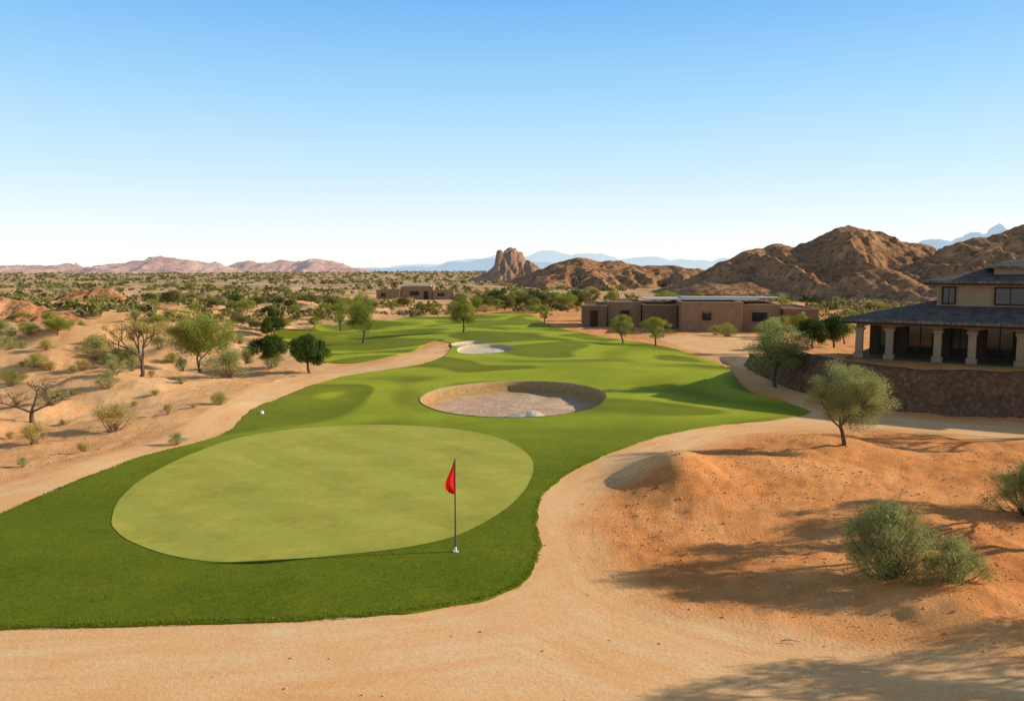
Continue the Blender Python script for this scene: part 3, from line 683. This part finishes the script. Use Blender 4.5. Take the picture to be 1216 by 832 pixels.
for px,py,hp,w,k in [(272,449,36,1.2,0),(262,481,17,0.9,1),(210,528,16,1.1,0),(200,492,14,1.0,2),(133,512,34,1.4,2),(40,528,28,1.1,2),(100,538,14,1.4,2),(27,554,13,0.9,0),(14,458,20,1.4,1),(42,436,17,1.2,1),
  (128,461,22,1.1,0),(137,434,22,1.2,0),(112,420,22,1.3,2),(60,482,22,1.2,0),(55,416,14,1.2,2),(155,425,16,1.2,0),(60,440,12,1.3,2),(190,415,18,1.2,0),(98,440,14,1.2,2),(185,470,8,1.5,2),(230,484,6,1.6,2),(205,430,12,1.2,1),(135,445,18,1.3,0),
  (865,400,16,1.3,1),(850,398,12,1.3,0),(35,398,16,1.2,1),(300,415,10,1.3,0),(285,408,12,1.3,0),(20,484,10,1.3,2),(85,470,10,1.3,0),(160,482,7,1.4,2),(12,520,9,1.3,2),(75,505,8,1.4,0),(180,448,9,1.3,2),(215,455,9,1.3,0)]:
    X,Y=G(px,py); shrub(X,Y,max(0.05,hp*Y/954),w,k,True)
cnt=0
while cnt<230:
    Y=math.exp(random.uniform(math.log(48),math.log(260))); X=random.uniform(-0.72,0.72)*Y
    if X>-5 and Y<75: continue
    if X>4 and random.random()<0.4 : continue
    a=np.array([X]);b=np.array([Y])
    if sdf(a,b,FAIR)[0]>-1 or sdf(a,b,PL)[0]>-0.8 or sdf(a,b,PR)[0]>-0.5 or sdf(a,b,TERR)[0]>-1: continue
    if 3<X<38 and 74<Y<118: continue
    if -34<X<-10 and 155<Y<200: continue
    shrub(X,Y,random.uniform(0.35,1.05)*(1+0.005*Y),random.uniform(1.0,1.6),random.choice([0,2,2,1,0,3] if Y<90 else [0,1,1,2,3])); cnt+=1
# far scrub as one mass
n=17000; Yf=np.exp(np.log(95)+(np.log(3500)-np.log(95))*RNG.random(n)**0.8); Xf=(RNG.random(n)*2-1)*0.78*Yf
k=(sdf(Xf,Yf,FAIR)<-2)&~((Xf>2)&(Xf<38)&(Yf<122))&~((Xf>-36)&(Xf<-8)&(Yf>140)&(Yf<200))&(fbm(Xf/25,Yf/25,2,66)+0.14*ss(250,900,Yf)>0.46)
Xf=Xf[k];Yf=Yf[k]; n=len(Xf); hh=(0.4+1.0*RNG.random(n)**2)*(1+0.0008*Yf)
per=26; C=np.stack([Xf,Yf,hb(Xf,Yf)+hh*0.45],1)
d=RNG.normal(size=(n,per,3)); d/=np.linalg.norm(d,axis=2)[...,None]; P=C[:,None]+d*(hh[:,None,None]*np.array([1.0,1.0,0.55]))*(RNG.random((n,per,1))**0.5)
a_=RNG.normal(size=(n,per,3)); a_/=np.linalg.norm(a_,axis=2)[...,None]; b_=np.cross(a_,RNG.normal(size=(n,per,3))); b_/=np.linalg.norm(b_,axis=2)[...,None]
L=hh[:,None,None]*0.3
V=np.stack([P-a_*L,P+b_*L*0.7,P+a_*L,P-b_*L*0.7],2).reshape(-1,3)
me=fastmesh('scrub',V,np.arange(len(V)).reshape(-1,4)); attr(me,'tint',np.repeat(np.clip(RNG.random(n)[:,None]*0.7+0.3*RNG.random((n,per)),0,1).ravel(),4))
obj('distant_scrub',me,L_far,kind='stuff')
# ---------------------------------------------------------------- buildings
M_stucco=m_plain('stucco_tan',(0.27,0.165,0.09),0.12,2.5,0.9,0.25)
M_stucco2=m_plain('stucco_brown',(0.32,0.20,0.115),0.16,1.5,0.9,0.25)
M_stucco4=m_plain('stucco_dark_brown',(0.22,0.135,0.08),0.16,1.5,0.9,0.25)
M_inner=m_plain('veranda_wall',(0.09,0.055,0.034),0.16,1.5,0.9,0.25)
M_stucco3=m_plain('stucco_light',(0.38,0.25,0.15),0.12,1.5,0.9,0.2)
M_roofw=m_plain('pale_roof',(0.52,0.48,0.43),0.1,1,0.8,0.1)
M_wood=m_plain('dark_wood',(0.06,0.035,0.02),0.3,5,0.7,0.2)
def glass():
    b=NB('dark_glass',0.08); b.b.inputs['Specular IOR Level'].default_value=0.5; b.col(b.ramp(b.noise(1.5,2),[(0.3,(0.012,0.014,0.018)),(0.7,(0.03,0.035,0.04))])); return b.m
M_glass=glass()
def tile():
    b=NB('roof_tile',0.9)
    w=b.node('ShaderNodeTexBrick'); w.inputs['Scale'].default_value=1.0; w.inputs['Brick Width'].default_value=0.26; w.inputs['Row Height'].default_value=0.22; w.inputs['Mortar Size'].default_value=0.015
    b.lk(b.coord(),w.inputs['Vector']); w.inputs['Color1'].default_value=(0.215,0.165,0.135,1); w.inputs['Color2'].default_value=(0.14,0.11,0.095,1); w.inputs['Mortar'].default_value=(0.05,0.04,0.033,1)
    c=b.mix(1.0,w.outputs['Color'],b.ramp(b.noise(2.2,5,0.7),[(0.3,0.65),(0.7,1.4)]),'MULTIPLY')
    b.col(c); b.bump(w.outputs['Color'],0.6,0.05); return b.m
M_tile=tile()
def stonewall():
    b=NB('mud_stone',0.95)
    n=b.noise(1.6,8,0.75); n2=b.noise(14,4,0.7); v=b.vor(4.5)
    c=b.ramp(n,[(0.3,(0.17,0.09,0.048)),(0.7,(0.32,0.185,0.105))]); c=b.mix(1.0,c,b.ramp(n2,[(0.3,0.7),(0.7,1.2)]),'MULTIPLY')
    c=b.mix(1.0,c,b.ramp(v,[(0.15,1.1),(0.6,0.7)]),'MULTIPLY')
    b.col(c); b.bump(b.math('SUBTRACT',b.math('ADD',b.math('MULTIPLY',n2,0.6),n),b.math('MULTIPLY',v,0.7)),0.9,0.1); return b.m
M_stone=stonewall()
line=spline([(15.6,52.5),(15.3,49.8),(15.2,46),(15.5,42.2),(16.5,38.7),(18.5,36.5),(21.7,35.1),(26,34.2),(34,33.5),(48,33)],10,False)
V=[];Fc=[]; nseg=len(line)
tang=np.gradient(line,axis=0); nr=np.stack([tang[:,1],-tang[:,0]],1); nr/=np.linalg.norm(nr,axis=1)[:,None]
nr=-nr
inn=line+nr*0.6
if sdf(inn[20:21,0],inn[20:21,1],TERR)[0]<0: nr=-nr
rows=9
for i,(p,q) in enumerate(zip(line,nr)):
    tz=TZ*(1-0.6*ss(44,50,p[1]))*(1-ss(52,62,p[1]))+0.10+0.16*float(fbm(np.array([i*0.3]),np.array([0.]),3,3)[0])+hb1(p[0]-q[0]*0.5,p[1]-q[1]*0.5)*0.6
    gz=hb1(p[0]-q[0]*0.5,p[1]-q[1]*0.5)-0.2
    prof=[]
    for r in range(rows):
        t=r/(rows-1); rg=0.2*(float(fbm(np.array([i*0.35]),np.array([t*4.0]),3,14)[0])-0.5)
        off=-0.62*(1-t)**1.8-0.02+rg; prof.append((p+q*off, gz+(tz-gz)*t))
    prof.append((p+q*0.62,tz)); prof.append((p+q*0.66,gz-0.1))
    for c_,zz in prof: V.append((c_[0],c_[1],zz))
m=rows+2
for i in range(nseg-1):
    for k in range(m-1): Fc.append((i*m+k,i*m+k+1,(i+1)*m+k+1,(i+1)*m+k))
Fc.append(tuple(range(m))); Fc.append(tuple((nseg-1)*m+k for k in range(m))[::-1])
obj('retaining_wall',pymesh('retaining_wall',V,Fc,True),M_stone,label='curved brown earth-and-stone retaining wall below the clubhouse terrace',cat='wall')
# clubhouse
ch=bpy.data.objects.new('clubhouse',None); link(ch); ch['label']='two-storey tan stucco clubhouse with tiled hip roofs and arcade'; ch['category']='building'
ch.location=(17.9,42.0,TZ); ch.rotation_euler=(0,0,math.atan2(-0.57,0.82))
def part(name,mb,mat,par,smooth=False,bev=0.0):
    o=obj(name,mb.me(name,smooth),mat,parent=par)
    if bev:
        md=o.modifiers.new('b','BEVEL'); md.width=bev; md.segments=2; md.limit_method='ANGLE'
    return o
LN=17.0
part('plinth',MB().box(-0.3,LN,-0.35,9.0,-0.9,0.12),M_stucco,ch,bev=0.02)
fw=MB(); fw.box(0.35,LN-0.5,2.4,8.6,0.12,2.25); part('wall',fw,M_inner,ch)
cols=[0.3,1.75,3.95,5.45,7.45,9.4,11.4,13.4,15.4]
for c in cols:
    mb=MB(); mb.box(c-0.24,c+0.24,-0.19,0.29,0.12,0.40); mb.box(c-0.17,c+0.17,-0.12,0.22,0.40,1.52); mb.box(c-0.20,c+0.20,-0.15,0.25,1.52,1.6); mb.box(c-0.24,c+0.24,-0.19,0.29,1.6,1.7)
    part('column',mb,M_stucco3,ch,bev=0.015)
mb=MB(); y0,y1=-0.1,0.2
for a,b in zip(cols[:-1],cols[1:]):
    K=14; xa,xb=a+0.15,b-0.15; pr=[]
    for k in range(K+1):
        t=2*k/K-1; pr.append((xa+(xb-xa)*k/K,1.70+0.16*math.sqrt(max(0,1-abs(t)**2.4))))
    bb=len(mb.v)
    for (X,Z) in pr: mb.v+=[(X,y0,Z),(X,y0,2.02),(X,y1,2.02),(X,y1,Z)]
    for k in range(K):
        q=bb+4*k; mb.f+=[(q,q+4,q+5,q+1),(q+3,q+2,q+6,q+7),(q,q+3,q+7,q+4)]
for c in cols: mb.box(c-0.15,c+0.15,y0,y1,1.703,2.02)
part('arcade_beam',mb,M_stucco,ch)
part('roof',MB().hip(-0.55,LN+0.4,-0.75,9.3,2.04,0.14,3.15,4.4),M_tile,ch)
part('eave_board',MB().box(-0.50,LN+0.35,-0.70,-0.62,1.94,2.037).box(-0.50,-0.42,-0.615,9.2,1.94,2.037),M_wood,ch)
for a,b in [(0.9,1.6),(2.3,3.4),(4.3,5.1),(5.9,7.0),(8.0,9.0),(10,11),(12,13)]:
    w=part('window',MB().box(a,b,2.34,2.395,0.35,1.7),M_glass,ch)
    part('frame',MB().ring(a,b,0.35,1.7,0.06,2.29,2.385).box((a+b)/2-0.025,(a+b)/2+0.025,2.30,2.337,0.345,1.705),M_wood,w)
up=MB().box(3.5,15.5,2.6,7.4,2.3,4.0); part('upper_wall',up,M_stucco3,ch)
part('upper_roof',MB().hip(2.85,16.2,1.95,8.1,4.005,0.12,4.85,3.0),M_tile,ch)
part('roof_wall',MB().box(5.95,14.7,3.35,6.9,4.2,4.755),M_stucco3,ch)
part('upper_roof',MB().hip(5.5,15.1,2.9,7.3,4.76,0.10,5.4,1.8),M_tile,ch)
part('upper_eave_board',MB().box(2.9,16.1,2.0,2.07,3.92,4.002).box(2.9,2.97,2.073,8.0,3.92,4.002),M_wood,ch)
for a,b in [(3.8,4.3),(6.15,7.4),(8.6,9.6),(11,12)]:
    w=part('window',MB().box(a,b,2.54,2.595,2.98,3.75),M_glass,ch)
    part('frame',MB().ring(a,b,2.98,3.75,0.07,2.48,2.59).box((a+b)/2-0.02,(a+b)/2+0.02,2.50,2.537,2.975,3.755),M_wood,w)
part('window',MB().box(3.44,3.495,3.6,4.6,3.0,3.7),M_glass,ch)
def flat_building(name,label,loc,rot,blocks,wins,doors,slab=None):
    e=bpy.data.objects.new(name,None); link(e); e.location=loc; e.rotation_euler=(0,0,rot); e['label']=label; e['category']='building'
    for (x0,x1,y0,y1,hh,mt) in blocks:
        part('wall',MB().box(x0,x1,y0,y1,-0.6,hh),mt,e,bev=0.03)
        pw=MB().box(x0-0.06,x1+0.06,y0-0.06,y0+0.22,hh+0.003,hh+0.14).box(x0-0.06,x1+0.06,y1-0.22,y1+0.06,hh+0.003,hh+0.14).box(x0-0.06,x0+0.22,y0+0.223,y1-0.223,hh+0.003,hh+0.14).box(x1-0.22,x1+0.06,y0+0.223,y1-0.223,hh+0.003,hh+0.14)
        part('parapet',pw,M_stucco3,e)
    for (x0,x1,yf,z0,z1) in wins:
        w=part('window',MB().box(x0,x1,yf-0.06,yf-0.004,z0,z1),M_glass,e)
        part('frame',MB().ring(x0,x1,z0,z1,0.08,yf-0.12,yf-0.003),M_stucco2,w)
    for (x0,x1,yf,z1) in doors: part('door',MB().box(x0,x1,yf-0.05,yf-0.004,-0.2,z1),M_wood,e)
    if slab:
        for s_ in slab: part('roof',MB().box(*s_),M_roofw,e)
    return e
flat_building('low_building','long low brown stucco building with flat pale roof',(7.6,88,0.0),-0.10,
 [(0,2.8,1.0,10,2.35,M_stucco4),(2.9,6.6,2.0,10,2.7,M_stucco2),(6.7,10.4,0.4,11,2.5,M_stucco4),(10.5,16.8,-2.6,9,2.9,M_stucco2),(16.9,21.0,-1.2,8,2.6,M_stucco2),(21.1,24.6,-2.2,7,2.25,M_stucco4)],
 [(4.3,5.3,2.0,0.9,1.9),(12.6,13.6,-2.6,1.1,1.9),(18.0,19.6,-1.2,0.9,1.9)],[(1.0,1.8,1.0,1.9)],
 [(6.9,19.5,2.2,10,3.05,3.16),(11.3,22.2,4,8,3.163,3.30)])
flat_building('distant_building','low tan desert house with flat roofs among scrub',(-29,172,hb1(-20,172)),0.03,
 [(0,5,0,6,2.2,M_stucco2),(5.1,12,1,7,2.8,M_stucco2),(12.1,16.5,0.3,5,2.1,M_stucco2)],[(1,2,0,0.8,1.6),(7,9,1,1,2),(13,14.5,0.3,0.9,1.6)],[(10,11,1,2.0)],[(5.6,11.5,1.6,6.4,2.97,3.2)])
# ---------------------------------------------------------------- flag
fx,fy=G(541,657); fz=hb1(fx,fy)+0.055
fe=bpy.data.objects.new('golf_flag',None); link(fe); fe.location=(fx,fy,fz); fe['label']='red golf flag hanging limp on a thin pole in the cup'; fe['category']='flag'
M_pole=m_plain('pole_paint',(0.12,0.11,0.10),0.1,3,0.4,0); M_white=m_plain('white_paint',(0.8,0.8,0.78),0.04,3,0.5,0)
HP=2.12
part('pole',MB().tube([(0,0,-0.1),(0,0,0.9),(0.0,0,HP)],0.022,0.016,10),M_pole,fe,True)
mb=MB(); n=24
for i in range(n): 
    a=2*math.pi*i/n
    for r,zz in ((0.054,-0.10),(0.054,0.006),(0.066,0.006),(0.066,-0.10)): mb.v.append((r*math.cos(a),r*math.sin(a),zz))
for i in range(n):
    j=(i+1)%n
    for k in range(3): mb.f.append((4*i+k,4*j+k,4*j+k+1,4*i+k+1))
part('cup',mb,M_white,fe)
part('ferrule',MB().tube([(0,0,0.0),(0,0,0.10)],0.028,0.024,10),M_white,fe,True)
mb=MB(); NU,NV=14,26
for j in range(NV+1):
    t=j/NV; zz=HP-0.03-0.72*t
    wv=0.03+0.25*(ss(0,0.6,t)-0.95*ss(0.66,1.02,t))
    for i in range(NU+1):
        u=i/NU
        X=-wv*u; Y=0.05*math.sin(u*7.5+t*1.4)*(0.3+0.7*t)*(u**0.5); Z=zz-0.04*u-0.08*u*t+ (0.05*u if t>0.9 else 0)
        mb.v.append((X-0.012,Y,Z))
for j in range(NV):
    for i in range(NU):
        q=j*(NU+1)+i; mb.f.append((q,q+1,q+NU+2,q+NU+1))
M_red=m_leaf('red_cloth',(0.80,0.02,0.015),(0.80,0.02,0.015),0.3)
fo_=part('flag',mb,M_red,fe,True); fo_.rotation_euler=(0,0,math.radians(52))
tx,ty=G(311,492)
mb=MB(); mb.tube([(0,0,-0.02),(0,0,0.05),(0,0,0.09),(0,0,0.11)],0.10,0.05,10); 
obj('tee_marker',mb.me('tee_marker',True),M_white,loc=(tx,ty,hb1(tx,ty)+0.05),label='small white marker stone on the grass',cat='marker')
kx,ky=G(938,764); mb=MB(); mb.tube([(-0.16,0,0.03),(-0.05,0.02,0.045),(0.06,0.01,0.03),(0.17,-0.03,0.03)],0.012,0.006,6); mb.tube([(-0.02,0.015,0.04),(0.05,0.07,0.05)],0.006,0.003,5)
obj('stick',mb.me('stick',True),M_drybark,loc=(kx,ky,hb1(kx,ky)+0.02),label='dry twig lying on the dirt',cat='stick')
# ---------------------------------------------------------------- light
EL=math.radians(21.5); AZ=math.radians(82)
sd=Vector((math.sin(AZ)*math.cos(EL),math.cos(AZ)*math.cos(EL),math.sin(EL)))
sl=bpy.data.lights.new('sun','SUN'); sl.energy=5.0; sl.angle=math.radians(0.5); sl.color=(1.0,0.94,0.82)
so=bpy.data.objects.new('sun',sl); link(so); so.rotation_euler=sd.to_track_quat('Z','Y').to_euler()
w=bpy.data.worlds.new('World'); S.world=w; w.use_nodes=True; nt=w.node_tree
bg=nt.nodes['Background']; sk=nt.nodes.new('ShaderNodeTexSky'); sk.sky_type='NISHITA'; sk.sun_disc=False
sk.sun_elevation=EL; sk.sun_rotation=AZ; sk.altitude=300; sk.air_density=1.0; sk.dust_density=0.6; sk.ozone_density=1.5
tc=nt.nodes.new('ShaderNodeTexCoord'); sx=nt.nodes.new('ShaderNodeSeparateXYZ'); nt.links.new(tc.outputs['Generated'],sx.inputs[0])
rp=nt.nodes.new('ShaderNodeValToRGB'); nt.links.new(sx.outputs[2],rp.inputs[0]); e=rp.color_ramp.elements
stops=[(0.0,(1.0,0.985,0.96)),(0.04,(0.91,0.96,0.97)),(0.11,(0.62,0.83,0.96)),(0.21,(0.35,0.66,0.95)),(0.31,(0.17,0.46,0.89)),(0.5,(0.13,0.20,0.31)),(1.0,(0.12,0.145,0.19))]
while len(e)<len(stops): e.new(0.5)
for i,(p,c) in enumerate(stops): e[i].position=p; e[i].color=(*c,1)
sc=nt.nodes.new('ShaderNodeMix'); sc.data_type='RGBA'; sc.blend_type='MULTIPLY'; sc.inputs[0].default_value=1.0
nt.links.new(rp.outputs[0],sc.inputs[6]); sc.inputs[7].default_value=(7.2,7.2,7.2,1)
mx=nt.nodes.new('ShaderNodeMix'); mx.data_type='RGBA'; mx.inputs[0].default_value=0.9
nt.links.new(sk.outputs[0],mx.inputs[6]); nt.links.new(sc.outputs[2],mx.inputs[7])
nt.links.new(mx.outputs[2],bg.inputs[0]); bg.inputs[1].default_value=0.15
# ---------------------------------------------------------------- camera
cd=bpy.data.cameras.new('camera'); co=bpy.data.objects.new('camera',cd); link(co)
cd.sensor_width=36; cd.lens=36*F/1216; cd.clip_end=30000; cd.clip_start=0.1
co.location=(0,0,CH); co.rotation_euler=(math.pi/2-PITCH,0,0)
S.camera=co
S.view_settings.view_transform='Standard'; S.view_settings.look='None'; S.view_settings.exposure=0
